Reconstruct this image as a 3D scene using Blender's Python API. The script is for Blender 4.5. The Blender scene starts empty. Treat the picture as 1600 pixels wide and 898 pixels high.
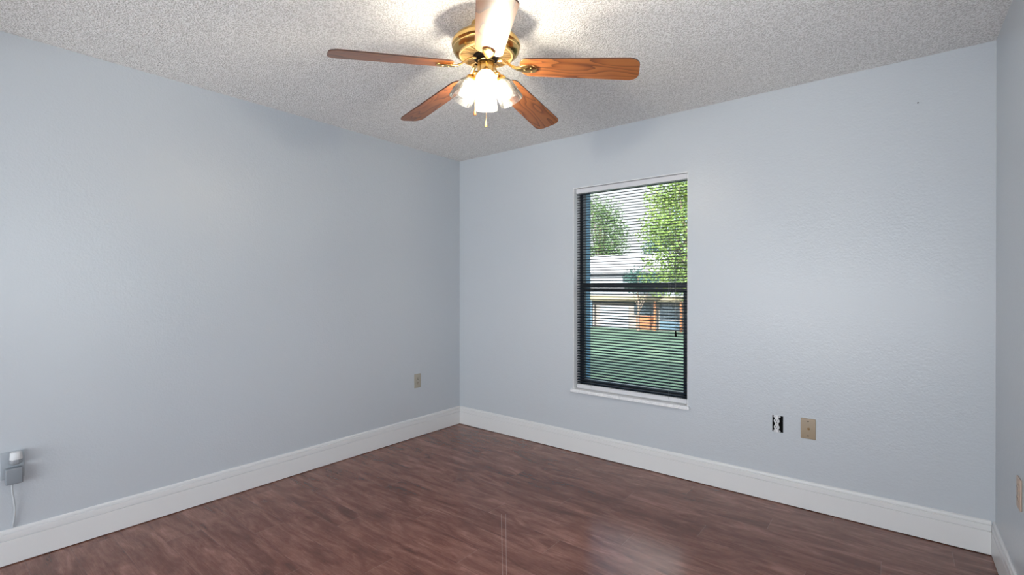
import bpy, bmesh, math, random
from mathutils import Vector, Matrix, Euler
from mathutils.noise import noise as pnoise

random.seed(7)
PI = math.pi
S = bpy.context.scene
COL = S.collection

# ------------------------------------------------------------------ camera
YAW, PITCH, ROLL = 0.673675, -0.0024883, -0.0001496
CAM = Vector((3.18876, -3.21128, 1.27742))
F_PX = 752.876
fwd = Vector((-math.sin(YAW) * math.cos(PITCH), math.cos(YAW) * math.cos(PITCH), math.sin(PITCH)))
rgt = fwd.cross(Vector((0, 0, 1))).normalized()
upv = rgt.cross(fwd)
cam_data = bpy.data.cameras.new('camera')
cam_data.sensor_width = 36.0
cam_data.lens = F_PX / 1600 * 36.0
cam_data.clip_start = 0.02
cam_data.clip_end = 300
cam = bpy.data.objects.new('camera', cam_data)
COL.objects.link(cam)
M3 = Matrix((rgt, upv, -fwd)).transposed()
cam.matrix_world = Matrix.Translation(CAM) @ M3.to_4x4() @ Matrix.Rotation(ROLL, 4, 'Z')
S.camera = cam

# ------------------------------------------------------------------ colour management
S.view_settings.view_transform = 'Standard'
S.view_settings.look = 'None'
S.view_settings.gamma = 1.0
S.view_settings.use_curve_mapping = False
S.view_settings.exposure = 0.52

# ------------------------------------------------------------------ sky, sun, fill lamps
SUN_EL, SUN_STR = math.radians(22), 16
w = bpy.data.worlds.new('sky')
S.world = w
w.use_nodes = True
nt = w.node_tree
nt.nodes.clear()
out = nt.nodes.new('ShaderNodeOutputWorld')
bg = nt.nodes.new('ShaderNodeBackground')
sky = nt.nodes.new('ShaderNodeTexSky')
sky.sky_type = 'NISHITA'
sky.sun_disc = False
sky.sun_elevation = SUN_EL
sky.sun_rotation = math.radians(185)
tc = nt.nodes.new('ShaderNodeTexCoord')
cl = nt.nodes.new('ShaderNodeTexNoise')
cl.inputs['Scale'].default_value = 4.5
cl.inputs['Detail'].default_value = 6
cl.inputs['Roughness'].default_value = .55
rp = nt.nodes.new('ShaderNodeValToRGB')
rp.color_ramp.elements[0].position = .43
rp.color_ramp.elements[1].position = .50
mx = nt.nodes.new('ShaderNodeMix')
mx.data_type = 'RGBA'
sc = nt.nodes.new('ShaderNodeMix')
sc.data_type = 'RGBA'
sc.blend_type = 'MULTIPLY'
sc.inputs[0].default_value = 1
sc.inputs[7].default_value = (.45, .47, .52, 1)
nt.links.new(tc.outputs['Generated'], cl.inputs['Vector'])
nt.links.new(cl.outputs['Fac'], rp.inputs[0])
nt.links.new(sky.outputs[0], sc.inputs[6])
nt.links.new(rp.outputs[0], mx.inputs[0])
nt.links.new(sc.outputs[2], mx.inputs[6])
# bright overcast patches, brighter towards the zenith as in a real sky
sepz = nt.nodes.new('ShaderNodeSeparateXYZ')
nt.links.new(tc.outputs['Generated'], sepz.inputs[0])
mr = nt.nodes.new('ShaderNodeMapRange')
mr.interpolation_type = 'SMOOTHSTEP'
for i_, v_ in ((1, .20), (2, .46), (3, .85), (4, 4.6)):
    mr.inputs[i_].default_value = v_
nt.links.new(sepz.outputs[2], mr.inputs[0])
cmbc = nt.nodes.new('ShaderNodeCombineColor')
for i_ in range(3):
    nt.links.new(mr.outputs[0], cmbc.inputs[i_])
nt.links.new(cmbc.outputs[0], mx.inputs[7])
nt.links.new(mx.outputs[2], bg.inputs[0])
bg.inputs[1].default_value = 1.0
nt.links.new(bg.outputs[0], out.inputs[0])

sd = bpy.data.lights.new('sun', 'SUN')
sd.energy = SUN_STR
sd.angle = math.radians(.6)
sd.color = (1, .95, .86)
sun = bpy.data.objects.new('sun', sd)
COL.objects.link(sun)
sun_dir = Vector((-.12, math.cos(SUN_EL), -math.sin(SUN_EL))).normalized()
sun.rotation_euler = sun_dir.to_track_quat('-Z', 'Y').to_euler()


def area(name, loc, direction, sx, sy, power, color):
    d = bpy.data.lights.new(name, 'AREA')
    d.shape = 'RECTANGLE'
    d.size, d.size_y, d.energy, d.color = sx, sy, power, color
    o = bpy.data.objects.new(name, d)
    COL.objects.link(o)
    o.location = loc
    o.rotation_euler = Vector(direction).to_track_quat('-Z', 'Z').to_euler()
    return o


W, H, YN = 3.556, 2.44, -3.50
# added fill lamps in place of daylight, by side opening and in adjoining room
area('side_opening_fill', (W + .30, -2.35, 1.35), (-1, .70, .7), 1.15, 1.2, 20, (.92, .95, 1.0))
area('adjoining_room_fill', (1.85, YN - 2.9, 1.10), (.03, 1, .75), 3.1, 1.9, 134, (.94, .97, 1.0))


# ------------------------------------------------------------------ helpers
def mat(name, color=(.8, .8, .8), rough=.5, metal=0.0, **kw):
    m = bpy.data.materials.new(name)
    m.use_nodes = True
    b = m.node_tree.nodes['Principled BSDF']
    b.inputs['Base Color'].default_value = (*color, 1)
    b.inputs['Roughness'].default_value = rough
    b.inputs['Metallic'].default_value = metal
    for k, v in kw.items():
        b.inputs[k.replace('_', ' ')].default_value = v
    return m


class N:
    """tiny node-tree helper"""
    def __init__(s, m):
        s.nt = m.node_tree
        s.b = s.nt.nodes.get('Principled BSDF')

    def new(s, t, **kw):
        n = s.nt.nodes.new(t)
        for k, v in kw.items():
            setattr(n, k, v)
        return n

    def link(s, a, b):
        s.nt.links.new(a, b)

    def put(s, sock, v):
        if isinstance(v, (int, float)):
            sock.default_value = v
        elif isinstance(v, (tuple, list)):
            sock.default_value = v
        else:
            s.link(v, sock)

    def math(s, op, a, b=0.0, c=None, clamp=False):
        n = s.new('ShaderNodeMath', operation=op, use_clamp=clamp)
        s.put(n.inputs[0], a)
        s.put(n.inputs[1], b)
        if c is not None:
            s.put(n.inputs[2], c)
        return n.outputs[0]

    def mix(s, f, a, b, blend='MIX'):
        n = s.new('ShaderNodeMix', data_type='RGBA', blend_type=blend)
        s.put(n.inputs[0], f)
        s.put(n.inputs[6], a if not isinstance(a, tuple) or len(a) == 4 else (*a, 1))
        s.put(n.inputs[7], b if not isinstance(b, tuple) or len(b) == 4 else (*b, 1))
        return n.outputs[2]

    def noise(s, vec, scale, detail=2, rough=.5, dist=0.0, dim='3D'):
        n = s.new('ShaderNodeTexNoise', noise_dimensions=dim)
        if vec is not None:
            s.link(vec, n.inputs['Vector'])
        n.inputs['Scale'].default_value = scale
        n.inputs['Detail'].default_value = detail
        n.inputs['Roughness'].default_value = rough
        n.inputs['Distortion'].default_value = dist
        return n.outputs['Fac']

    def coord(s, kind='Object', scale=(1, 1, 1), loc=(0, 0, 0)):
        t = s.new('ShaderNodeTexCoord')
        m = s.new('ShaderNodeMapping')
        m.inputs['Scale'].default_value = scale
        m.inputs['Location'].default_value = loc
        s.link(t.outputs[kind], m.inputs['Vector'])
        return m.outputs[0]

    def ramp(s, f, stops):
        r = s.new('ShaderNodeValToRGB')
        el = r.color_ramp.elements
        while len(el) < len(stops):
            el.new(.5)
        for e, (p, c) in zip(el, stops):
            e.position = p
            e.color = (*c, 1) if len(c) == 3 else c
        s.link(f, r.inputs[0])
        return r.outputs[0]

    def bump(s, h, strength, dist, target=True):
        n = s.new('ShaderNodeBump')
        n.inputs['Strength'].default_value = strength
        n.inputs['Distance'].default_value = dist
        s.link(h, n.inputs['Height'])
        if target:
            s.link(n.outputs[0], s.b.inputs['Normal'])
        return n.outputs[0]


def obj(name, bm, m, parent=None, loc=None, smooth=False):
    me = bpy.data.meshes.new(name)
    bmesh.ops.recalc_face_normals(bm, faces=bm.faces)
    bm.to_mesh(me)
    bm.free()
    if smooth:
        for p in me.polygons:
            p.use_smooth = True
        try:
            me.set_sharp_from_angle(angle=math.radians(38))
        except Exception:
            pass
    for mm in (m if isinstance(m, (list, tuple)) else [m]):
        me.materials.append(mm)
    o = bpy.data.objects.new(name, me)
    COL.objects.link(o)
    if loc is not None:
        o.location = loc
    if parent:
        o.parent = parent
    return o


def thing(name, label, cat, loc=(0, 0, 0), rot=(0, 0, 0), group=None):
    o = bpy.data.objects.new(name, None)
    o.empty_display_size = .1
    COL.objects.link(o)
    o.location = loc
    o.rotation_euler = rot
    o['label'] = label
    o['category'] = cat
    if group:
        o['group'] = group
    return o


def struct(name, bm, m, parent=None, smooth=False):
    o = obj(name, bm, m, parent, smooth=smooth)
    if parent is None:
        o['kind'] = 'structure'
    return o


def box(bm, x0, x1, y0, y1, z0, z1, bev=0.0, mat_index=0, seg=2, M=None):
    vs = [bm.verts.new((x, y, z)) for x in (x0, x1) for y in (y0, y1) for z in (z0, z1)]
    fs = []
    for q in ((0, 1, 3, 2), (4, 6, 7, 5), (0, 4, 5, 1), (2, 3, 7, 6), (0, 2, 6, 4), (1, 5, 7, 3)):
        f = bm.faces.new([vs[i] for i in q])
        f.material_index = mat_index
        fs.append(f)
    allv = set(vs)
    if bev > 0:
        es = list({e for f in fs for e in f.edges})
        r = bmesh.ops.bevel(bm, geom=es, offset=bev, segments=seg, affect='EDGES', profile=.6)
        allv = {v for f in r['faces'] for v in f.verts}
        for v in vs:
            if v.is_valid:
                allv.add(v)
        for f in r['faces']:
            f.material_index = mat_index
    if M is not None:
        bmesh.ops.transform(bm, matrix=M, verts=[v for v in allv if v.is_valid])


def lathe(bm, prof, seg=48, M=None, cap0=False, cap1=False, ribs=0, rib_amp=0.0, twist=0.0, close=False):
    rings = []
    n = len(prof)
    for i, (r, z) in enumerate(prof):
        ring = []
        for k in range(seg):
            a = 2 * PI * k / seg
            rr = r
            if ribs:
                rr = r + rib_amp * math.cos(ribs * a + twist * i / n)
            v = Vector((rr * math.cos(a), rr * math.sin(a), z))
            if M is not None:
                v = M @ v
            ring.append(bm.verts.new(v))
        rings.append(ring)
    for i in range(n - 1 + (1 if close else 0)):
        A, B = rings[i], rings[(i + 1) % n]
        for k in range(seg):
            bm.faces.new((A[k], A[(k + 1) % seg], B[(k + 1) % seg], B[k]))
    if cap0:
        bm.faces.new(list(reversed(rings[0])))
    if cap1:
        bm.faces.new(rings[-1])


def tube(bm, pts, r, seg=10, caps=True):
    pts = [Vector(p) for p in pts]
    rad = r if isinstance(r, (list, tuple)) else [r] * len(pts)
    rings = []
    t0 = (pts[1] - pts[0]).normalized()
    ref = Vector((0, 0, 1)) if abs(t0.z) < .9 else Vector((1, 0, 0))
    u = t0.cross(ref).normalized()
    for i, p in enumerate(pts):
        t = (pts[min(i + 1, len(pts) - 1)] - pts[max(i - 1, 0)]).normalized()
        u = (u - t * u.dot(t)).normalized()
        v = t.cross(u)
        rings.append([bm.verts.new(p + (u * math.cos(2 * PI * k / seg) + v * math.sin(2 * PI * k / seg)) * rad[i]) for k in range(seg)])
    for A, B in zip(rings, rings[1:]):
        for k in range(seg):
            bm.faces.new((A[k], A[(k + 1) % seg], B[(k + 1) % seg], B[k]))
    if caps:
        bm.faces.new(list(reversed(rings[0])))
        bm.faces.new(rings[-1])


def bez(pts, n=16):
    P = [Vector(p) for p in pts]
    r = []
    for i in range(n + 1):
        t = i / n
        q = P
        while len(q) > 1:
            q = [q[j].lerp(q[j + 1], t) for j in range(len(q) - 1)]
        r.append(q[0])
    return r


# ------------------------------------------------------------------ materials of the room
m_wall = mat('painted_wall', (.500, .540, .582), .31, Specular_IOR_Level=.42)
n = N(m_wall)
c = n.coord('Object')
h1 = n.noise(c, 95, 3, .55)
h2 = n.noise(c, 28, 2, .5)
n.bump(n.math('ADD', h1, n.math('MULTIPLY', h2, .7)), .22, .005)

m_ceil = mat('popcorn_ceiling', (.84, .83, .81), .95)
n = N(m_ceil)
c = n.coord('Object')
v = n.new('ShaderNodeTexVoronoi', feature='SMOOTH_F1')
v.inputs['Scale'].default_value = 140
v.inputs['Smoothness'].default_value = .35
v.inputs['Randomness'].default_value = 1
n.link(c, v.inputs['Vector'])
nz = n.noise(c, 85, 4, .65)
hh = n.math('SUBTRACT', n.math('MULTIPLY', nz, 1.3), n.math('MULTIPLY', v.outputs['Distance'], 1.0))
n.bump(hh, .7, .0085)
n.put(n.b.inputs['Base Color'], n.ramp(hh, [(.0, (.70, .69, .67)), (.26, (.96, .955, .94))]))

m_trim = mat('white_semigloss_trim', (.70, .71, .72), .32)
m_reveal = mat('white_window_reveal', (.80, .82, .84), .5)

m_floor = mat('dark_laminate_planks', (.1, .05, .04), .34)
n = N(m_floor)
tcn = n.new('ShaderNodeTexCoord')
sx = n.new('ShaderNodeSeparateXYZ')
n.link(tcn.outputs['Object'], sx.inputs[0])
X, Y = sx.outputs[0], sx.outputs[1]
PW, PL = .155, 1.22
rowf = n.math('DIVIDE', n.math('ADD', Y, .705 + PW * 40), PW)
row = n.math('FLOOR', rowf)
fy = n.math('FRACT', rowf)
# joint positions: hand-set stagger repeating over the rows
wn = n.new('ShaderNodeTexWhiteNoise', noise_dimensions='1D')
n.link(row, wn.inputs['W'])
stag = n.math('FRACT', n.math('ADD', n.math('MULTIPLY', n.math('SUBTRACT', row, 39.0), .392), .646))
colf = n.math('ADD', n.math('DIVIDE', X, PL), stag)
colf = n.math('SUBTRACT', colf, .0)
ci = n.math('FLOOR', colf)
fx = n.math('FRACT', colf)
pid = n.math('ADD', n.math('MULTIPLY', row, 7.31), n.math('MULTIPLY', ci, 3.17))
wn2 = n.new('ShaderNodeTexWhiteNoise', noise_dimensions='1D')
n.link(pid, wn2.inputs['W'])
cmb = n.new('ShaderNodeCombineXYZ')
n.link(n.math('MULTIPLY', X, 1.7), cmb.inputs[0])
n.link(n.math('MULTIPLY', Y, 7.0), cmb.inputs[1])
n.link(n.math('MULTIPLY', wn2.outputs['Value'], 40.0), cmb.inputs[2])
big = n.noise(cmb.outputs[0], 1.7, 4, .5, 1.3)
fine = n.noise(cmb.outputs[0], 9, 5, .6, .8)
cmb2 = n.new('ShaderNodeCombineXYZ')
n.link(X, cmb2.inputs[0])
n.link(n.math('MULTIPLY', Y, 60.0), cmb2.inputs[1])
streak = n.noise(cmb2.outputs[0], 5, 3, .6)
g = n.math('ADD', n.math('ADD', n.math('MULTIPLY', big, .55), n.math('MULTIPLY', fine, .25)), n.math('MULTIPLY', streak, .2))
g = n.math('ADD', g, n.math('MULTIPLY', n.math('SUBTRACT', wn2.outputs['Value'], .5), .05))
colr = n.ramp(g, [(.36, (.095, .033, .021)), (.46, (.150, .055, .037)), (.56, (.225, .096, .070)), (.66, (.32, .155, .12))])
# seams between planks
ey = n.math('MULTIPLY', n.math('MINIMUM', fy, n.math('SUBTRACT', 1.0, fy)), PW)
ex = n.math('MULTIPLY', n.math('MINIMUM', fx, n.math('SUBTRACT', 1.0, fx)), PL)
seam_y = n.math('LESS_THAN', ey, .0009)
seam_x = n.math('LESS_THAN', ex, .0013)
colr = n.mix(n.math('MULTIPLY', seam_y, .45), colr, (.045, .022, .02))
colr = n.mix(n.math('MULTIPLY', seam_x, .32), colr, (.36, .25, .21))


# two long pale scratches
def scratch(x0, y0, x1, y1, wd):
    L = math.hypot(x1 - x0, y1 - y0)
    ux, uy = (x1 - x0) / L, (y1 - y0) / L
    dx = n.math('SUBTRACT', X, x0)
    dy = n.math('SUBTRACT', Y, y0)
    t = n.math('ADD', n.math('MULTIPLY', dx, ux), n.math('MULTIPLY', dy, uy))
    d = n.math('ABSOLUTE', n.math('SUBTRACT', n.math('MULTIPLY', dx, uy), n.math('MULTIPLY', dy, ux)))
    a = n.math('LESS_THAN', d, wd)
    b = n.math('MULTIPLY', n.math('GREATER_THAN', t, 0.0), n.math('LESS_THAN', t, L))
    return n.math('MULTIPLY', a, b)


sc1 = scratch(1.458, -1.139, 1.84, -1.588, .0012)
sc2 = scratch(1.477, -1.124, 1.852, -1.575, .0011)
colr = n.mix(n.math('MULTIPLY', n.math('MAXIMUM', sc1, sc2), .40), colr, (.62, .46, .40))
n.put(n.b.inputs['Base Color'], colr)
n.put(n.b.inputs['Roughness'], n.math('ADD', .165, n.math('MULTIPLY', fine, .14)))
hgt = n.math('SUBTRACT', n.math('MULTIPLY', g, .5), n.math('MAXIMUM', seam_y, seam_x))
n.bump(hgt, .10, .0015)

m_brass = mat('polished_brass', (.80, .53, .20), .20, 1.0)
m_brass_d = mat('aged_brass_vents', (.80, .56, .25), .42, .65)
m_dark = mat('dark_hub_steel', (.008, .005, .003), .7, 0, Specular_IOR_Level=.2)
m_beige = mat('beige_plastic', (.33, .26, .18), .42)
m_taupe = mat('almond_plastic', (.37, .345, .29), .42)
m_slot = mat('black_slot', (.004, .004, .004), .9, Specular_IOR_Level=.1)
m_white_pl = mat('white_plastic', (.60, .62, .64), .4)
m_grey_pl = mat('grey_plastic', (.22, .25, .28), .38)
m_steel = mat('zinc_screw', (.45, .43, .40), .35, 1.0)

m_wood = mat('oak_fan_blade', (.3, .1, .03), .34, Coat_Weight=.25, Coat_Roughness=.22)
n = N(m_wood)
c = n.coord('Object', (1, 1, 1))
oi = n.new('ShaderNodeObjectInfo')
sep = n.new('ShaderNodeSeparateXYZ')
n.link(c, sep.inputs[0])
cx_ = n.new('ShaderNodeCombineXYZ')
n.link(n.math('MULTIPLY', sep.outputs[0], 1.0), cx_.inputs[0])
n.link(n.math('MULTIPLY', sep.outputs[1], 5.0), cx_.inputs[1])
n.link(n.math('MULTIPLY', oi.outputs['Random'], 30.0), cx_.inputs[2])
field = n.noise(cx_.outputs[0], 1.7, 2, .45, .3)
rings = n.math('FRACT', n.math('MULTIPLY', field, 13.0))
rings = n.math('POWER', rings, 2.2)
cy_ = n.new('ShaderNodeCombineXYZ')
n.link(n.math('MULTIPLY', sep.outputs[0], 6.0), cy_.inputs[0])
n.link(n.math('MULTIPLY', sep.outputs[1], 150.0), cy_.inputs[1])
pores = n.noise(cy_.outputs[0], 3, 3, .6)
gg = n.math('ADD', n.math('MULTIPLY', rings, .7), n.math('MULTIPLY', pores, .35))
n.put(n.b.inputs['Base Color'], n.ramp(gg, [(.12, (.37, .130, .036)), (.50, (.26, .080, .020)), (.95, (.09, .026, .009))]))
m_edge = mat('dark_blade_edge', (.045, .016, .010), .45)


def glass_mix(name, tint, transp, scatter_col=(.9, .9, .88)):
    m = bpy.data.materials.new(name)
    m.use_nodes = True
    t = m.node_tree
    t.nodes.clear()
    k = N(m)
    o = k.new('ShaderNodeOutputMaterial')
    tr = k.new('ShaderNodeBsdfTransparent')
    tr.inputs[0].default_value = (*tint, 1)
    tl = k.new('ShaderNodeBsdfTranslucent')
    tl.inputs[0].default_value = (*scatter_col, 1)
    gl = k.new('ShaderNodeBsdfGlossy')
    gl.inputs['Roughness'].default_value = .08
    fr = k.new('ShaderNodeFresnel')
    fr.inputs[0].default_value = 1.38
    m1 = k.new('ShaderNodeMixShader')
    m2 = k.new('ShaderNodeMixShader')
    return m, k, o, tr, tl, gl, fr, m1, m2


# pressed, swirled glass of the lamp shades
m_shade, k, o_, tr, tl, gl, fr, m1, m2 = glass_mix('pressed_glass', (.96, .96, .94), .6)
c = k.coord('Object', (1, 1, 1))
sw = k.noise(c, 55, 3, .6, 1.5)
fac = k.ramp(sw, [(.35, (.11, .11, .11)), (.65, (.30, .30, .30))])
k.link(fac, m1.inputs[0])
df = k.new('ShaderNodeBsdfDiffuse')
df.inputs[0].default_value = (.9, .9, .88, 1)
m0 = k.new('ShaderNodeMixShader')
m0.inputs[0].default_value = .45
k.link(tl.outputs[0], m0.inputs[1])
k.link(df.outputs[0], m0.inputs[2])
k.link(tr.outputs[0], m1.inputs[1])
k.link(m0.outputs[0], m1.inputs[2])
k.link(fr.outputs[0], m2.inputs[0])
k.link(m1.outputs[0], m2.inputs[1])
k.link(gl.outputs[0], m2.inputs[2])
bp = k.new('ShaderNodeBump')
bp.inputs['Strength'].default_value = .5
bp.inputs['Distance'].default_value = .004
k.link(sw, bp.inputs['Height'])
k.link(bp.outputs[0], gl.inputs['Normal'])
k.link(m2.outputs[0], o_.inputs[0])

m_pane, k, o_, tr, tl, gl, fr, m1, m2 = glass_mix('window_glass', (.93, .96, .97), 1)
gl.inputs['Roughness'].default_value = .0
k.link(fr.outputs[0], m2.inputs[0])
k.link(tr.outputs[0], m2.inputs[1])
k.link(gl.outputs[0], m2.inputs[2])
k.link(m2.outputs[0], o_.inputs[0])

m_bulb = mat('lit_bulb', (1, 1, 1), .4)
b = m_bulb.node_tree.nodes['Principled BSDF']
b.inputs['Emission Color'].default_value = (1.0, .90, .76, 1)
m_bulb_off = mat('frosted_bulb', (.80, .78, .74), .35)
BULB = 400
b.inputs['Emission Strength'].default_value = BULB

# ------------------------------------------------------------------ room shell
T = .24
WX0, WX1, WZ0, WZ1 = 1.232, 2.112, .475, 2.035      # far-wall window opening
bm = bmesh.new()
box(bm, -T, W + T, YN - T, T, -.12, 0)
struct('floor', bm, m_floor)
bm = bmesh.new()
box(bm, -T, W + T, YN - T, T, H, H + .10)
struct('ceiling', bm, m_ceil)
bm = bmesh.new()
box(bm, -T, 0, YN - T, T, 0, H)
struct('wall_left', bm, m_wall)
bm = bmesh.new()
box(bm, 0, WX0, 0, T, 0, H)
box(bm, WX1, W, 0, T, 0, H)
box(bm, WX0, WX1, 0, T, 0, WZ0)
box(bm, WX0, WX1, 0, T, WZ1, H)
struct('wall_far', bm, m_wall)
# right wall with an opening added out of view for the fill light
RY0, RY1, RZ0, RZ1 = -2.95, -1.75, .8, 2.05
bm = bmesh.new()
box(bm, W, W + T, RY1, T, 0, H)
box(bm, W, W + T, YN - T, RY0, 0, H)
box(bm, W, W + T, RY0, RY1, 0, RZ0)
box(bm, W, W + T, RY0, RY1, RZ1, H)
struct('wall_right', bm, m_wall)
# unseen near wall, its opening widened to let the fill lamp through
DX0, DX1, DZ = .12, 3.50, 2.20
bm = bmesh.new()
box(bm, 0, DX0, YN - T, YN, 0, H)
box(bm, DX1, W, YN - T, YN, 0, H)
box(bm, DX0, DX1, YN - T, YN, DZ, H)
struct('wall_near', bm, m_wall)

# unseen adjoining room, added to hold the fill lamp and shut out sky light
HYN = YN - T - 3.0
bm = bmesh.new()
box(bm, -T, W + T, HYN, YN - T, -.12, 0)
struct('floor_adjoining', bm, m_floor)
bm = bmesh.new()
box(bm, -T, W + T, HYN, YN - T, H, H + .10)
struct('ceiling_adjoining', bm, m_ceil)
bm = bmesh.new()
box(bm, -T, 0, HYN, YN - T, 0, H)
box(bm, W, W + T, HYN, YN - T, 0, H)
box(bm, -T, W + T, HYN - T, HYN, 0, H)
struct('wall_adjoining', bm, m_wall)

# baseboards: cove-topped profile swept along the walls
PROF = [(0, .004), (.014, .004), (.014, .112), (.008, .1130), (.008, .1165), (.0135, .1185), (.0135, .142), (.007, .1430), (.007, .1465),
        (.0105, .149), (.009, .158), (.004, .162), (0, .162)]


def baseboard(name, p0, p1, nrm):
    bm = bmesh.new()
    rows = []
    for p in (p0, p1):
        rows.append([bm.verts.new((p[0] + nrm[0] * d, p[1] + nrm[1] * d, z)) for d, z in PROF])
    k = len(PROF)
    for i in range(k):
        bm.faces.new((rows[0][i], rows[0][(i + 1) % k], rows[1][(i + 1) % k], rows[1][i]))
    bm.faces.new(rows[0])
    bm.faces.new(list(reversed(rows[1])))
    return struct(name, bm, m_trim)


baseboard('baseboard_left', (0, YN), (0, 0), (1, 0))
baseboard('baseboard_far', (0.0145, 0), (W - .0145, 0), (0, -1))
baseboard('baseboard_right', (W, YN), (W, 0), (-1, 0))
baseboard('baseboard_near', (.0145, YN), (DX0, YN), (0, 1))

# white reveal, frame, sash and panes of the window
m_bronze = mat('dark_bronze_aluminium', (.006, .009, .014), .4, .3)
m_marble = mat('pale_cultured_marble', (.74, .76, .78), .28)
n = N(m_marble)
c = n.coord('Object')
n.put(n.b.inputs['Base Color'], n.ramp(n.noise(c, 14, 5, .7, 2.5), [(.38, (.68, .70, .73)), (.56, (.80, .82, .84))]))

win = bpy.data.objects.new('window_1', None)
COL.objects.link(win)
win.location = (0, 0, 0)
win['kind'] = 'structure'
bm = bmesh.new()
r = .004
box(bm, WX0 - .0005, WX0 + r, .0005, .125, WZ0, WZ1)
box(bm, WX1 - r, WX1 + .0005, .0005, .125, WZ0, WZ1)
box(bm, WX0 - .0005, WX1 + .0005, .0005, .125, WZ1 - r, WZ1 + .0005)
obj('window_reveal', bm, m_reveal, win)
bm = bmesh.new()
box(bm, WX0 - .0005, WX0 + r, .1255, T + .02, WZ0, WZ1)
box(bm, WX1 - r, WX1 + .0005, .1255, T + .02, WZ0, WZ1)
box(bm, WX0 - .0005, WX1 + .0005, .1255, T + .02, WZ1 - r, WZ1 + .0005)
obj('outer_reveal', bm, mat('skylight_tinted_outer_reveal', (.05, .17, .26), .6), win)  # blue skylight on white paint, put into the colour
FX0, FX1, FZ0, FZ1 = WX0 + r, WX1 - r, WZ0 + .022, WZ1 - r
fy0, fy1 = .095, .145
bm = bmesh.new()
fw = .028
box(bm, FX0, FX0 + fw, fy0, fy1, FZ0, FZ1, .002)
box(bm, FX1 - fw, FX1, fy0, fy1, FZ0, FZ1, .002)
box(bm, FX0 + fw, FX1 - fw, fy0, fy1, FZ1 - fw, FZ1, .002)
box(bm, FX0 + fw, FX1 - fw, fy0, fy1, FZ0, FZ0 + .03, .002)
obj('window_frame', bm, m_bronze, win)
bm = bmesh.new()
box(bm, FX0 + fw, FX1 - fw, fy0 - .004, fy0 + .020, 1.240, 1.262, .002)
box(bm, FX0 + fw, FX1 - fw, fy0 + .002, fy0 + .034, 1.264, 1.298, .002)
box(bm, FX0 + fw, FX0 + fw + .012, fy0, fy0 + .02, FZ0 + .03, 1.24)
box(bm, FX1 - fw - .03, FX1 - fw, fy0, fy0 + .02, FZ0 + .03, 1.24)
box(bm, FX0 + fw, FX1 - fw, fy0, fy0 + .02, FZ0 + .03, FZ0 + .055)
obj('meeting_rail', bm, m_bronze, win)
for (za, zb, yy) in ((FZ0 + .055, 1.24, fy0 + .010), (1.298, FZ1 - fw, fy0 + .030)):
    bm = bmesh.new()
    box(bm, FX0 + fw, FX1 - fw, yy, yy + .003, za, zb)
    obj('window_pane', bm, m_pane, win)
bm = bmesh.new()
box(bm, WX0 - .014, WX1 + .014, -.022, -.0005, WZ0 - .012, WZ0 + .012, .004)
box(bm, WX0 + .0045, WX1 - .0045, -.004, fy0 + .01, WZ0 + .0005, WZ0 + .012, .001)
obj('window_sill', bm, m_marble, win)

# ------------------------------------------------------------------ mini blind
m_slat = mat('backlit_dark_slats', (.005, .012, .022), .6, Specular_IOR_Level=.2)  # pale slats: their backlit darkness is put into the base colour
m_rail = mat('pale_grey_blind_rail', (.60, .61, .64), .38)
m_cord = mat('blind_cord', (.10, .11, .12), .7)
bl = thing('mini_blind', 'open horizontal mini blind with thin slats coloured dark as if backlit hanging in the tall window', 'window blind',
           ((WX0 + WX1) / 2, .042, WZ0))
bx0, bx1 = -.428, .428
Zt = WZ1 - WZ0
bm = bmesh.new()
box(bm, bx0, bx1, -.018, .018, Zt - .042, Zt - .006, .002)
obj('headrail', bm, m_rail, bl)
bm = bmesh.new()
za, zb, pitch = .060, Zt - .052, .0200
ns = int((zb - za) / pitch)
tilt = math.radians(10)
for i in range(ns + 1):
    z = zb - i * (zb - za) / ns
    prev = None
    for j in range(5):
        t = (j / 4 - .5) * .025
        yy = t * math.cos(tilt)
        zz = z + t * math.sin(tilt) + .0038 * (1 - (2 * t / .025) ** 2)
        a = bm.verts.new((bx0 + .004, yy, zz))
        b_ = bm.verts.new((bx1 - .004, yy, zz))
        a2 = bm.verts.new((bx0 + .004, yy, zz - .0012))
        b2 = bm.verts.new((bx1 - .004, yy, zz - .0012))
        if prev:
            bm.faces.new((prev[0], a, b_, prev[1]))
            bm.faces.new((prev[2], prev[3], b2, a2))
        else:
            bm.faces.new((a, b_, b2, a2))
        prev = (a, b_, a2, b2)
    bm.faces.new((prev[1], prev[0], prev[2], prev[3]))
obj('slats', bm, m_slat, bl, smooth=True)
bm = bmesh.new()
box(bm, bx0 + .002, bx1 - .002, -.013, .013, .0145, .046, .003)
obj('bottom_rail', bm, m_rail, bl)
for cx in (-.30, .30):
    for dy in (-.0135,):
        bm = bmesh.new()
        tube(bm, [(cx, dy, .03), (cx, dy, Zt - .045)], .0007, 5)
        tube(bm, [(cx, -dy, .03), (cx, -dy, Zt - .045)], .0007, 5)
        obj('ladder_cord', bm, m_cord, bl)
bm = bmesh.new()
xw = 2.023 - (WX0 + WX1) / 2
tube(bm, [(xw, -.021, Zt - .04), (xw, -.022, .50)], .0012, 6)
pc = obj('pull_cord', bm, m_cord, bl)
bm = bmesh.new()
lathe(bm, [(.001, .504), (.004, .500), (.0075, .470), (.006, .464), (.0, .463)], 14, Matrix.Translation((xw, -.022, 0)))
obj('cord_tassel', bm, m_slot, pc, smooth=True)

# ------------------------------------------------------------------ ceiling fan
FXc, FYc = 1.761, -1.607
fan = thing('ceiling_fan', 'brass ceiling fan with five oak blades and four glass shades hanging from the ceiling', 'ceiling fan', (FXc, FYc, H))


def Z(z):
    return z - H


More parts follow.
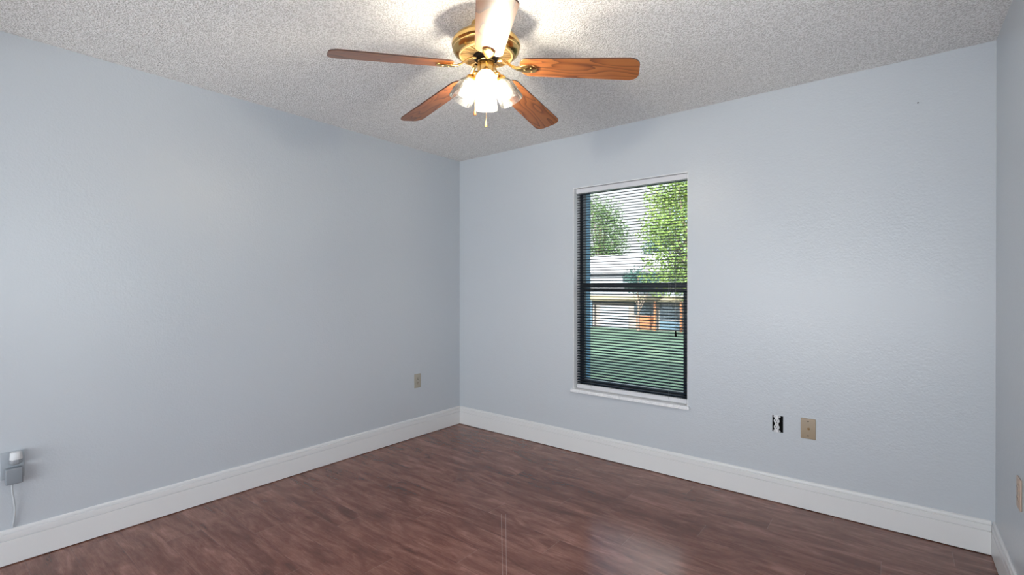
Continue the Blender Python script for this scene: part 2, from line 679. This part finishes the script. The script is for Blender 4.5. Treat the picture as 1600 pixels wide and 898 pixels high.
bm = bmesh.new()
lathe(bm, [(0, Z(2.4395)), (.066, Z(2.4395)), (.068, Z(2.432)), (.066, Z(2.415)), (.058, Z(2.403)), (.040, Z(2.398)), (.032, Z(2.388)),
           (.032, Z(2.378)), (0, Z(2.378))], 48)
obj('canopy', bm, m_brass, fan, smooth=True)
bm = bmesh.new()
lathe(bm, [(.02, Z(2.388)), (.075, Z(2.388)), (.100, Z(2.385)), (.120, Z(2.379)), (.138, Z(2.370)), (.149, Z(2.358)), (.1525, Z(2.346)), (.151, Z(2.337)),
           (.144, Z(2.332)), (.142, Z(2.329)), (.147, Z(2.326)), (.1475, Z(2.321)), (.143, Z(2.314)), (.134, Z(2.308)), (.126, Z(2.304)), (.120, Z(2.303)),
           (.118, Z(2.309)), (.118, Z(2.315)), (.02, Z(2.315))], 96)
mh = obj('motor_housing', bm, m_brass, fan, smooth=True)
bm = bmesh.new()
for i in range(36):
    a = 2 * PI * i / 36
    box(bm, .054, .117, -.0020, .0020, Z(2.311), Z(2.2985), M=Matrix.Rotation(a, 4, 'Z'))
lathe(bm, [(.112, Z(2.306)), (.113, Z(2.2975)), (.119, Z(2.2975)), (.1205, Z(2.304))], 64)
obj('vent_fins', bm, m_brass_d, mh)
bm = bmesh.new()
lathe(bm, [(.05, Z(2.3145)), (.1175, Z(2.3145)), (.1175, Z(2.3125)), (.05, Z(2.3075))], 64, close=True)
obj('vent_recess', bm, m_dark, mh)
bm = bmesh.new()
lathe(bm, [(.0, Z(2.306)), (.056, Z(2.306)), (.057, Z(2.290)), (.052, Z(2.284)), (.0, Z(2.284))], 40)
obj('rotor_hub', bm, m_dark, fan, smooth=True)
bm = bmesh.new()
lathe(bm, [(0, Z(2.286)), (.030, Z(2.286)), (.034, Z(2.281)), (.0375, Z(2.276)), (.036, Z(2.271)), (.0385, Z(2.267)), (.0395, Z(2.240)), (.0385, Z(2.226)), (.043, Z(2.222)),
           (.046, Z(2.214)), (.045, Z(2.202)), (.036, Z(2.192)), (.020, Z(2.187)), (.011, Z(2.184)), (.009, Z(2.177)), (.0, Z(2.175))], 48)
obj('switch_housing', bm, m_brass, fan, smooth=True)

# blades
HUBZ, TIPZ, RB = 2.2536, 2.182, .66
droop = math.atan2(HUBZ - TIPZ, RB)
A0 = math.radians(243.1)


def blade_mesh():
    bm = bmesh.new()
    r0, r1 = .158, .664
    w0, w1 = .058, .070
    pts = []

    def corner(cx, cy, rad, a0, a1, k=8):
        for i in range(k + 1):
            a = a0 + (a1 - a0) * i / k
            pts.append((cx + rad * math.cos(a), cy + rad * math.sin(a)))
    ct, cr = .040, .034
    corner(r1 - ct, -w1 + ct, ct, -PI / 2, 0)
    corner(r1 - ct, w1 - ct, ct, 0, PI / 2)
    corner(r0 + cr, w0 - cr, cr, PI / 2, PI)
    corner(r0 + cr, -w0 + cr, cr, PI, 1.5 * PI)
    th = .0032
    top = [bm.verts.new((x, y, th)) for x, y in pts]
    bot = [bm.verts.new((x, y, -th)) for x, y in pts]
    f = bm.faces.new(top)
    f2 = bm.faces.new(list(reversed(bot)))
    k = len(pts)
    for i in range(k):
        q = bm.faces.new((top[i], bot[i], bot[(i + 1) % k], top[(i + 1) % k]))
        q.material_index = 1
    es = [e for e in bm.edges if e in set(f.edges) | set(f2.edges)]
    bmesh.ops.bevel(bm, geom=es, offset=.0008, segments=1, affect='EDGES')
    return bm


def bracket_mesh():
    """cast arm: rises from the blade to the rotor, spoon-shaped plate under the blade"""
    bm = bmesh.new()
    sec = [(.050, .030, .011, .0045), (.066, .031, .011, .0045), (.082, .026, .0085, .0045), (.100, .014, .0075, .005), (.120, .001, .008, .005),
           (.138, -.006, .010, .005), (.156, -.0085, .015, .0048), (.175, -.0085, .0205, .0046), (.195, -.0085, .0225, .0046),
           (.212, -.0085, .021, .0044), (.224, -.0080, .015, .004), (.231, -.0072, .006, .003)]
    rings = []
    K = 14
    for x, z, hw, ht in sec:
        ring = []
        for i in range(K):
            a = 2 * PI * i / K
            cx, sy = math.cos(a), math.sin(a)
            y = hw * 1.2 * math.copysign(abs(cx) ** .75, cx)
            zz = z + ht * math.copysign(abs(sy) ** .8, sy)
            ring.append(bm.verts.new((x, y, zz)))
        rings.append(ring)
    for A, B in zip(rings, rings[1:]):
        for i in range(K):
            bm.faces.new((A[i], A[(i + 1) % K], B[(i + 1) % K], B[i]))
    bm.faces.new(rings[0])
    bm.faces.new(rings[-1])
    return bm


def screw_mesh(x, y):
    bm = bmesh.new()
    if True:
        lathe(bm, [(.0, -.0150), (.003, -.0145), (.0038, -.0125), (.0038, -.010)], 10, Matrix.Translation((x, y, 0)))
    return bm


first = None
for k in range(5):
    a = A0 - k * 2 * PI / 5
    Mx = Matrix.Translation((0, 0, Z(HUBZ))) @ Matrix.Rotation(a, 4, 'Z') @ Matrix.Rotation(droop, 4, 'Y') @ Matrix.Rotation(math.radians(-12), 4, 'X')
    if first is None:
        b0 = obj('fan_blade', blade_mesh(), [m_wood, m_edge], fan)
        br = obj('blade_bracket', bracket_mesh(), m_brass, b0, smooth=True)
        first = [b0, br]
        for sx_, sy_ in ((.176, 0), (.205, .012), (.205, -.012)):
            first.append(obj('bracket_screw', screw_mesh(sx_, sy_), m_brass_d, b0, smooth=True))
        b = b0
    else:
        b = first[0].copy()
        COL.objects.link(b)
        b.parent = fan
        for s_ in first[1:]:
            c2 = s_.copy()
            COL.objects.link(c2)
            c2.parent = b
    b.matrix_local = Mx

# lamp arms, shades, bulbs
AZ = math.radians(-48.3)
SH_PROF = [(.0215, 0), (.0225, .006), (.027, .012), (.0335, .020), (.0395, .030), (.0435, .042), (.0465, .056), (.0485, .072), (.0505, .088), (.0525, .102), (.0540, .112)]
TILT = math.radians(27)
for k in range(4):
    az = AZ + k * PI / 2
    Rz = Matrix.Rotation(az, 4, 'Z')
    # frame: origin at shade neck, z axis along shade axis (downwards, outwards)
    neck = Rz @ Vector((.064, 0, Z(2.200)))
    Ms = Matrix.Translation(neck) @ Rz @ Matrix.Rotation(PI - TILT, 4, 'Y')
    bm = bmesh.new()
    tube(bm, [Rz @ Vector(p) for p in bez([(.036, 0, Z(2.222)), (.058, 0, Z(2.232)), (.058, 0, Z(2.215)), (.064 - .006, 0, Z(2.200) + .012)], 10)], .0085, 12)
    lathe(bm, [(.006, -.016), (.012, -.014), (.022, -.004), (.0255, .004), (.0255, .012), (.0235, .012), (.022, .002), (.004, -.006)], 32, Ms, close=True)
    obj('lamp_holder', bm, m_brass, fan, smooth=True)
    bm = bmesh.new()
    full = SH_PROF + [(r_ - .0022, z_) for r_, z_ in reversed(SH_PROF)]
    # outer swirl ribs, smooth inside
    segN = 80
    rings_ = []
    for i, (r_, z_) in enumerate(full):
        ring = []
        outer = i < len(SH_PROF)
        for q in range(segN):
            a = 2 * PI * q / segN
            f_ = min(1, z_ / .03)
            rr = r_ + (.0011 * f_ * math.cos(16 * a + z_ * 45) if outer else 0)
            rr += .0006 * math.cos(z_ * 420) * f_
            ring.append(bm.verts.new((rr * math.cos(a), rr * math.sin(a), z_)))
        rings_.append(ring)
    for i in range(len(rings_)):
        A, B = rings_[i], rings_[(i + 1) % len(rings_)]
        for q in range(segN):
            bm.faces.new((A[q], A[(q + 1) % segN], B[(q + 1) % segN], B[q]))
    sh = obj('glass_shade', bm, m_shade, fan, smooth=True)
    sh.matrix_local = Ms
    bm = bmesh.new()
    lathe(bm, [(.0, .012), (.011, .012), (.0115, .030), (.0165, .046), (.021, .060), (.0225, .071), (.020, .083), (.012, .092), (.0, .0945)], 20)
    lb = obj('light_bulb', bm, m_bulb if k % 2 == 0 else m_bulb_off, sh, smooth=True)


def pull(x, y, ztop, zbot, m_knob, lbl):
    bm = bmesh.new()
    z = ztop
    while z > zbot + .026:
        lathe(bm, [(0, z), (.0011, z - .0008), (.0011, z - .0018), (0, z - .0026)], 6, Matrix.Translation((x, y, 0)))
        z -= .0030
    tube(bm, [(x, y, ztop), (x, y, zbot + .02)], .0004, 5)
    pc = obj('pull_chain', bm, m_brass_d, fan)
    bm = bmesh.new()
    lathe(bm, [(0, zbot + .030), (.002, zbot + .029), (.0028, zbot + .022), (.0048, zbot + .012), (.0066, zbot + .003), (.0055, zbot), (0, zbot)], 16, Matrix.Translation((x, y, 0)))
    kn = obj('chain_knob', bm, m_knob, pc, smooth=True)
    kn['label'] = lbl


m_knob1 = mat('yellow_brass_knob', (.75, .50, .16), .35, .5)
m_knob2 = mat('orange_wood_knob', (.42, .16, .05), .4)
pull(0, 0, Z(2.176), Z(1.985), m_knob1, 'yellow brass chain knob')
aq = math.radians(230)
pull(.050 * math.cos(aq), .050 * math.sin(aq), Z(2.215), Z(2.034), m_knob2, 'orange wooden chain knob')

# ------------------------------------------------------------------ wall plates, outlets
# each built in local axes: x along the wall, -y out of the wall into the room, z up
def cyl_y(bm, x, y0, y1, z, r, seg=16):
    lathe(bm, [(0, y0), (r, y0), (r, y1), (0, y1)], seg, Matrix.Translation((x, 0, z)) @ Matrix.Rotation(PI / 2, 4, 'X') @ Matrix.Scale(-1, 4, (0, 0, 1)))


def receptacle(par, z, m_face, y=-.0075):
    bm = bmesh.new()
    # flattened round face
    prof = []
    for i in range(28):
        a = 2 * PI * i / 28
        prof.append((.0165 * math.cos(a), max(-.0125, min(.0125, .0165 * math.sin(a)))))
    f0 = [bm.verts.new((px, y, z + pz)) for px, pz in prof]
    f1 = [bm.verts.new((px, y + .006, z + pz)) for px, pz in prof]
    bm.faces.new(f0)
    bm.faces.new(list(reversed(f1)))
    for i in range(28):
        bm.faces.new((f0[i], f1[i], f1[(i + 1) % 28], f0[(i + 1) % 28]))
    s = obj('socket', bm, m_face, par)
    bm = bmesh.new()
    box(bm, -.0075, -.0050, y - .0004, y + .002, z - .0010, z + .0075)
    box(bm, .0050, .0075, y - .0004, y + .002, z - .0010, z + .0065)
    cyl_y(bm, 0, y - .0004, y + .002, z - .0068, .0028, 12)
    obj('socket_slots', bm, m_slot, s)


def screw(par, x, z, y=-.006, m=None, r=.0032):
    bm = bmesh.new()
    cyl_y(bm, x, y - .0012, y + .002, z, r, 12)
    obj('screw', bm, m or m_steel, par)


def plate(par, w, h, m, y=-.0055, name='cover_plate'):
    bm = bmesh.new()
    box(bm, -w / 2, w / 2, y, -.0003, -h / 2, h / 2, .0022, seg=3)
    return obj(name, bm, m, par, smooth=True)


# left wall: local x -> world +y ; out of the wall -> world +x
ROT_L = (0, 0, PI / 2)
o = thing('wall_outlet', 'small beige duplex outlet on the left wall near the room corner', 'wall outlet', (0, -.509, .474), ROT_L)
plate(o, .070, .118, m_taupe)
receptacle(o, .0195, m_taupe)
receptacle(o, -.0195, m_taupe)
screw(o, 0, 0)

o = thing('wall_outlet', 'white outlet plate behind the night light and grey power adapter', 'wall outlet', (0, -2.913, .455), ROT_L)
m_plate = mat('dull_white_plate', (.36, .40, .44), .45)
plate(o, .078, .126, m_plate)
receptacle(o, .0195, m_plate)
receptacle(o, -.0195, m_plate)
screw(o, 0, 0)

m_clear = mat('clear_plastic', (.80, .85, .90), .1, Transmission_Weight=.75)
nl = thing('night_light', 'small plug-in night light with white cap and clear base above the adapter', 'night light', (0, -2.905, .478), ROT_L)
bm = bmesh.new()
prof = [(0, .034), (.015, .034), (.019, .030), (.0205, .004), (.0205, 0), (.0, 0)]
lathe(bm, prof, 28, Matrix.Translation((0, -.034, .008)) @ Matrix.Diagonal((1.05, .85, 1, 1)))
obj('cap', bm, m_white_pl, nl, smooth=True)
bm = bmesh.new()
lathe(bm, [(0, .0), (.019, 0), (.0205, -.008), (.020, -.017), (.014, -.023), (0, -.024)], 28, Matrix.Translation((0, -.034, .0078)) @ Matrix.Diagonal((1.05, .85, 1, 1)))
obj('clear_base', bm, m_clear, nl, smooth=True)
bm = bmesh.new()
box(bm, -.009, .009, -.034, -.0092, -.012, .006, .002)
obj('plug_body', bm, m_grey_pl, nl)

ad = thing('power_adapter', 'grey square power adapter with trailing white cord below the night light', 'power adapter', (0, -2.911, .411), ROT_L)
bm = bmesh.new()
box(bm, -.029, .029, -.043, -.0092, -.037, .036, .006, seg=3)
obj('adapter_body', bm, m_grey_pl, ad, smooth=True)
bm = bmesh.new()
tube(bm, bez([(-.006, -.026, -.036), (-.010, -.028, -.10), (.012, -.012, -.13), (.006, -.012, -.20), (-.002, -.008, -.22), (-.002, -.0045, -.2445)], 20), .0036, 8)
obj('power_cord', bm, mat('pale_cord', (.50, .54, .57), .5), ad, smooth=True)

# far wall (faces -y: local axes as they are)
o = thing('wall_outlet', 'white duplex outlet in open black box without cover plate on the window wall', 'wall outlet', (2.6395, 0, .463))
bm = bmesh.new()
box(bm, -.0285, .0285, -.0012, -.0002, -.048, .048)
obj('box_opening', bm, m_slot, o)
bm = bmesh.new()
box(bm, -.020, .011, -.0036, -.0012, .036, .050, .001)
box(bm, -.020, .012, -.0036, -.0012, -.050, -.036, .001)
box(bm, -.0135, .0055, -.0034, -.0012, -.037, .037)
cyl_y(bm, -.0165, -.0036, -.0012, .043, .006)
cyl_y(bm, .0085, -.0036, -.0012, .043, .006)
cyl_y(bm, -.0165, -.0036, -.0012, -.043, .006)
cyl_y(bm, .0085, -.0036, -.0012, -.043, .006)
yk = obj('mounting_yoke', bm, mat('zinc_yoke', (.62, .63, .65), .4, .3), o)
bm = bmesh.new()
box(bm, -.0135, .0055, -.0080, -.0030, -.034, .034, .002)
rb = obj('receptacle_body', bm, m_white_pl, o)
for zz in (.0185, -.0185):
    bm = bmesh.new()
    prof = [(.0150 * math.cos(2 * PI * i / 28) - .004, max(-.0135, min(.0135, .0160 * math.sin(2 * PI * i / 28)))) for i in range(28)]
    f0 = [bm.verts.new((px, -.0105, zz + pz)) for px, pz in prof]
    f1 = [bm.verts.new((px, -.0078, zz + pz)) for px, pz in prof]
    bm.faces.new(f0)
    bm.faces.new(list(reversed(f1)))
    for i in range(28):
        bm.faces.new((f0[i], f1[i], f1[(i + 1) % 28], f0[(i + 1) % 28]))
    obj('socket', bm, m_white_pl, rb)
    bm = bmesh.new()
    box(bm, -.0118, -.0090, -.0109, -.0100, zz - .002, zz + .0075)
    box(bm, .0010, .0038, -.0109, -.0100, zz - .001, zz + .0065)
    cyl_y(bm, -.004, -.0109, -.0100, zz - .0078, .0026, 12)
    obj('socket_slots', bm, m_slot, rb)
screw(o, -.004, 0, -.008)

o = thing('cable_plate', 'beige wall plate with central coaxial connector right of the open black outlet box', 'cable plate', (2.7945, 0, .463))
plate(o, .074, .116, m_beige)
bm = bmesh.new()
lathe(bm, [(0, 0), (.0065, 0), (.0065, .003), (.0045, .0035), (.0045, .010), (.002, .0102), (0, .009)], 18,
      Matrix.Translation((.002, -.0050, 0)) @ Matrix.Rotation(PI / 2, 4, 'X'))
obj('coax_connector', bm, mat('tarnished_brass', (.20, .12, .05), .4, .9), o, smooth=True)
screw(o, 0, .0415, -.0055, m_dark)
screw(o, 0, -.0415, -.0055, m_dark)

# right wall: local x -> world -y
o = thing('wall_outlet', 'beige outlet plate on the right wall at the picture edge', 'wall outlet', (W, -.583, .492), (0, 0, -PI / 2))
m_tan = mat('tan_plastic', (.50, .38, .30), .42)
plate(o, .074, .116, m_tan)
receptacle(o, .0195, m_tan)
receptacle(o, -.0195, m_tan)
screw(o, 0, 0)

nail = thing('nail', 'tiny dark nail left high on the wall right of the window', 'nail', (3.272, 0, 2.21))
bm = bmesh.new()
cyl_y(bm, 0, -.006, .010, 0, .0013, 10)
cyl_y(bm, 0, -.0075, -.006, 0, .0032, 12)
obj('nail_body', bm, m_slot, nail)

# ------------------------------------------------------------------ outside
# the house's own roof and ground
m_shingle = mat('asphalt_shingle', (.16, .15, .14), .9)
bm = bmesh.new()


def gable(bm, x0, x1, y0, y1, z0, zr, th=.12):
    ym = (y0 + y1) / 2
    P = [(y0, z0), (ym, zr), (y1, z0), (y1, z0 - th), (ym, zr - th), (y0, z0 - th)]
    A = [bm.verts.new((x0, y, z)) for y, z in P]
    B = [bm.verts.new((x1, y, z)) for y, z in P]
    for i in range(6):
        bm.faces.new((A[i], A[(i + 1) % 6], B[(i + 1) % 6], B[i]))
    bm.faces.new((A[0], A[5], A[4], A[1]))
    bm.faces.new((A[1], A[4], A[3], A[2]))
    bm.faces.new((B[0], B[1], B[4], B[5]))
    bm.faces.new((B[1], B[2], B[3], B[4]))


gable(bm, -8, 12, -9.5, .75, 2.75, 4.75)
struct('roof', bm, m_shingle)

SL = .062


def gz(y):
    return -.15 - SL * max(0, y)


m_lawn = mat('lawn', (.2, .35, .08), .9)
n = N(m_lawn)
c = n.coord('Object')
n.put(n.b.inputs['Base Color'], n.ramp(n.noise(c, 1.3, 8, .7), [(.3, (.018, .058, .036)), (.55, (.038, .085, .045)), (.75, (.08, .105, .05))]))
n.bump(n.noise(c, 30, 4, .7), .6, .05)
bm = bmesh.new()
gx = [-60 + 4 * i for i in range(31)]
gy = [-12, T + .0, 5, 10, 15, 20, 25, 30, 35, 40, 50, 70, 100]
grid = [[bm.verts.new((x, y, gz(y) - (.25 if y < 0 else 0))) for x in gx] for y in gy]
for i in range(len(gy) - 1):
    for j in range(len(gx) - 1):
        bm.faces.new((grid[i][j], grid[i][j + 1], grid[i + 1][j + 1], grid[i + 1][j]))
ln = struct('ground_lawn', bm, m_lawn)

# neighbour house across the lawn, front at y = 35
HY = 35.0
m_stucco = mat('cream_stucco', (.17, .145, .13), .85)
m_roofw = mat('sunlit_pale_roof', (.26, .26, .27), .8)
m_fascia = mat('cream_fascia', (.20, .17, .10), .6)
m_orange = mat('orange_door', (.20, .065, .018), .55)
m_hglass = mat('dark_house_glass', (.03, .04, .05), .15)
m_bluegrey = mat('blue_grey_panel', (.045, .085, .12), .5)
m_wframe = mat('white_house_frame', (.17, .185, .21), .5)
nh = thing('neighbour_house', 'white and cream house with pale roof and orange door beyond the lawn', 'house', (-14.5, HY, gz(HY)))


def hb(name, x0, x1, y0, y1, z0, z1, m, par=nh):
    bm = bmesh.new()
    ox, oy, oz = -14.5, HY, gz(HY)
    box(bm, x0 - ox, x1 - ox, y0 - oy, y1 - oy, z0 - oz, z1 - oz)
    return obj(name, bm, m, par)


G = gz(HY)
hb('house_wall', -24, -4.5, HY, HY + 9, G - 1, .30, m_stucco)
hb('porch_fascia', -24.6, -4.0, HY - 1.0, HY + 1, .08, .50, m_fascia)
hb('porch_roof', -24.6, -4.0, HY - .9, HY + 1.6, .50, 1.60, m_wframe)
hb('upper_wall', -22.5, -5.5, HY + 1, HY + 8, .5, 2.40, m_wframe)
for x in (-15.6, -13.6, -11.6, -9.6, -7.6):
    wf = hb('clerestory_window', x, x + 1.6, HY + .9, HY + 1.05, 1.62, 2.28, m_hglass)
# upper roof (hipped)
bm = bmesh.new()
ex0, ex1, ey0, ey1, ez, rz_ = -24.0, -8.2, HY + .2, HY + 9.5, 2.42, 4.3
ox, oy, oz = -14.5, HY, gz(HY)
P = [(ex0, ey0, ez), (ex1, ey0, ez), (ex1, ey1, ez), (ex0, ey1, ez), (ex0 + 3.5, ey0 + 4.5, rz_), (ex1 - 3.8, ey0 + 4.5, rz_)]
vs = [bm.verts.new((x - ox, y - oy, z - oz)) for x, y, z in P]
for q in ((0, 1, 5, 4), (1, 2, 5), (2, 3, 4, 5), (3, 0, 4), (3, 2, 1, 0)):
    bm.faces.new([vs[i] for i in q])
obj('house_roof', bm, m_roofw, nh)
# door, windows, posts under the porch
d = hb('front_door', -13.9, -12.2, HY - .06, HY + .02, G, G + 1.15, m_orange)
hb('door_window', -14.1, -12.4, HY - .07, HY + .02, G + 1.2, G + 2.15, m_hglass)
wnd = hb('house_window', -11.9, -10.1, HY - .06, HY + .02, G + .9, G + 2.15, m_hglass)
hb('lower_panel', -11.9, -10.1, HY - .06, HY + .02, G + .1, G + .85, m_bluegrey)
for x in (-17.8, -12.05, -9.95):
    hb('porch_post', x, x + .16, HY - .9, HY - .74, G - .1, .1, m_orange if x > -17 else m_bluegrey)
hb('house_window', -21.6, -19.9, HY - .06, HY + .02, G + .9, G + 2.0, m_wframe)
hb('garage_door', -17.3, -14.6, HY - .06, HY + .02, G, G + 1.9, m_wframe)

# trees: trunk with boughs and a crown of many leaf blades
m_bark = mat('bark', (.12, .09, .07), .9)
m_barkw = mat('pale_bark', (.55, .52, .48), .8)


def leaf_mat(name, c0, c1):
    m = mat(name, c0, .6)
    n = N(m)
    t = n.new('ShaderNodeTexCoord')
    f = n.noise(t.outputs['Object'], 1.1, 5, .7)
    n.put(n.b.inputs['Base Color'], n.ramp(f, [(.35, c0), (.65, c1)]))
    tl = n.new('ShaderNodeBsdfTranslucent')
    tl.inputs[0].default_value = (*c1, 1)
    mx = n.new('ShaderNodeMixShader')
    mx.inputs[0].default_value = .35
    o_ = [q for q in n.nt.nodes if q.type == 'OUTPUT_MATERIAL'][0]
    n.link(n.b.outputs[0], mx.inputs[1])
    n.link(tl.outputs[0], mx.inputs[2])
    n.link(mx.outputs[0], o_.inputs[0])
    return m


m_leaf1 = leaf_mat('bright_leaves', (.055, .12, .025), (.19, .26, .06))
m_leaf2 = leaf_mat('dark_leaves', (.030, .075, .030), (.11, .17, .055))
m_leaf3 = leaf_mat('blue_green_leaves', (.02, .06, .055), (.05, .12, .10))


def tree(name, label, x, y, h, rad, zc, rz, n_leaf, ml, mb, seed, lsize=.30, group=None, lean=0.0, clusters=16):
    rnd = random.Random(seed)
    g0 = gz(y)
    t = thing(name, label, 'tree', (x, y, g0), group=group)
    bm = bmesh.new()
    top = Vector((lean, 0, zc + rz * .35 - g0))
    stem = bez([(0, 0, -.3), (lean * .1, 0, h * .3), (lean * .7, .1, h * .45), top], 10)
    tube(bm, stem, [.26 * h / 9 * (1 - .80 * i / 10) for i in range(11)], 10)
    cl = []
    for i in range(clusters):
        u = rnd.uniform(-1, 1)
        a = rnd.uniform(0, 2 * PI)
        q = math.sqrt(1 - u * u)
        k = rnd.uniform(.45, .92)
        cl.append(Vector((lean + rad * k * q * math.cos(a), rad * k * q * math.sin(a), zc - g0 + rz * k * u)))
    for c_ in cl:
        j = rnd.randint(4, 8)
        s0 = stem[j]
        tube(bm, bez([s0, s0.lerp(c_, .5) + Vector((0, 0, -.3)), c_], 6), [.075 * h / 9 * (1 - .85 * i / 6) for i in range(7)], 6)
    obj('trunk', bm, mb, t, smooth=True)
    bm = bmesh.new()
    cr = rad * .48
    for i in range(n_leaf):
        c_ = cl[rnd.randrange(len(cl))]
        d = Vector((rnd.gauss(0, 1), rnd.gauss(0, 1), rnd.gauss(0, .75)))
        d = d.normalized() * (rnd.random() ** .45) * cr
        p = c_ + d
        s = lsize * rnd.uniform(.6, 1.3)
        ax = Vector((rnd.gauss(0, 1), rnd.gauss(0, 1), rnd.gauss(0, .6) - .4)).normalized()
        bx_ = ax.cross(Vector((rnd.gauss(0, 1), rnd.gauss(0, 1), rnd.gauss(0, 1)))).normalized()
        v0 = bm.verts.new(p)
        v1 = bm.verts.new(p + ax * s * .5 + bx_ * s * .28)
        v2 = bm.verts.new(p + ax * s)
        v3 = bm.verts.new(p + ax * s * .5 - bx_ * s * .28)
        bm.faces.new((v0, v1, v2, v3))
    obj('crown', bm, ml, t)
    return t


tree('broad_tree', 'tall bright green tree right of the neighbour house seen through the blind', -6.9, 27, 9.5, 2.9, 4.6, 4.6, 15000, m_leaf1, m_bark, 3, .20, clusters=34)
tree('broad_tree', 'darker green tree standing behind the left end of the pale roof', -24.4, 48, 12, 4.2, 7.2, 4.2, 6500, m_leaf2, m_bark, 5, .26, clusters=26)
tree('broad_tree', 'pale barked tree with thin leaves between the green trees', -20.6, 58, 12, 2.2, 6.2, 2.6, 2600, m_leaf3, m_barkw, 11, .26, clusters=22)
tree('broad_tree', 'green tree farther right behind the house', -11.6, 52, 12, 3.6, 5.2, 4.0, 8000, m_leaf2, m_bark, 17, .28, clusters=20)
tree('broad_tree', 'small blue green tree in front of the right end of the pale roof', -12.2, 31.5, 4.5, 1.3, 1.7, .8, 2600, m_leaf3, m_bark, 21, .16, clusters=12)
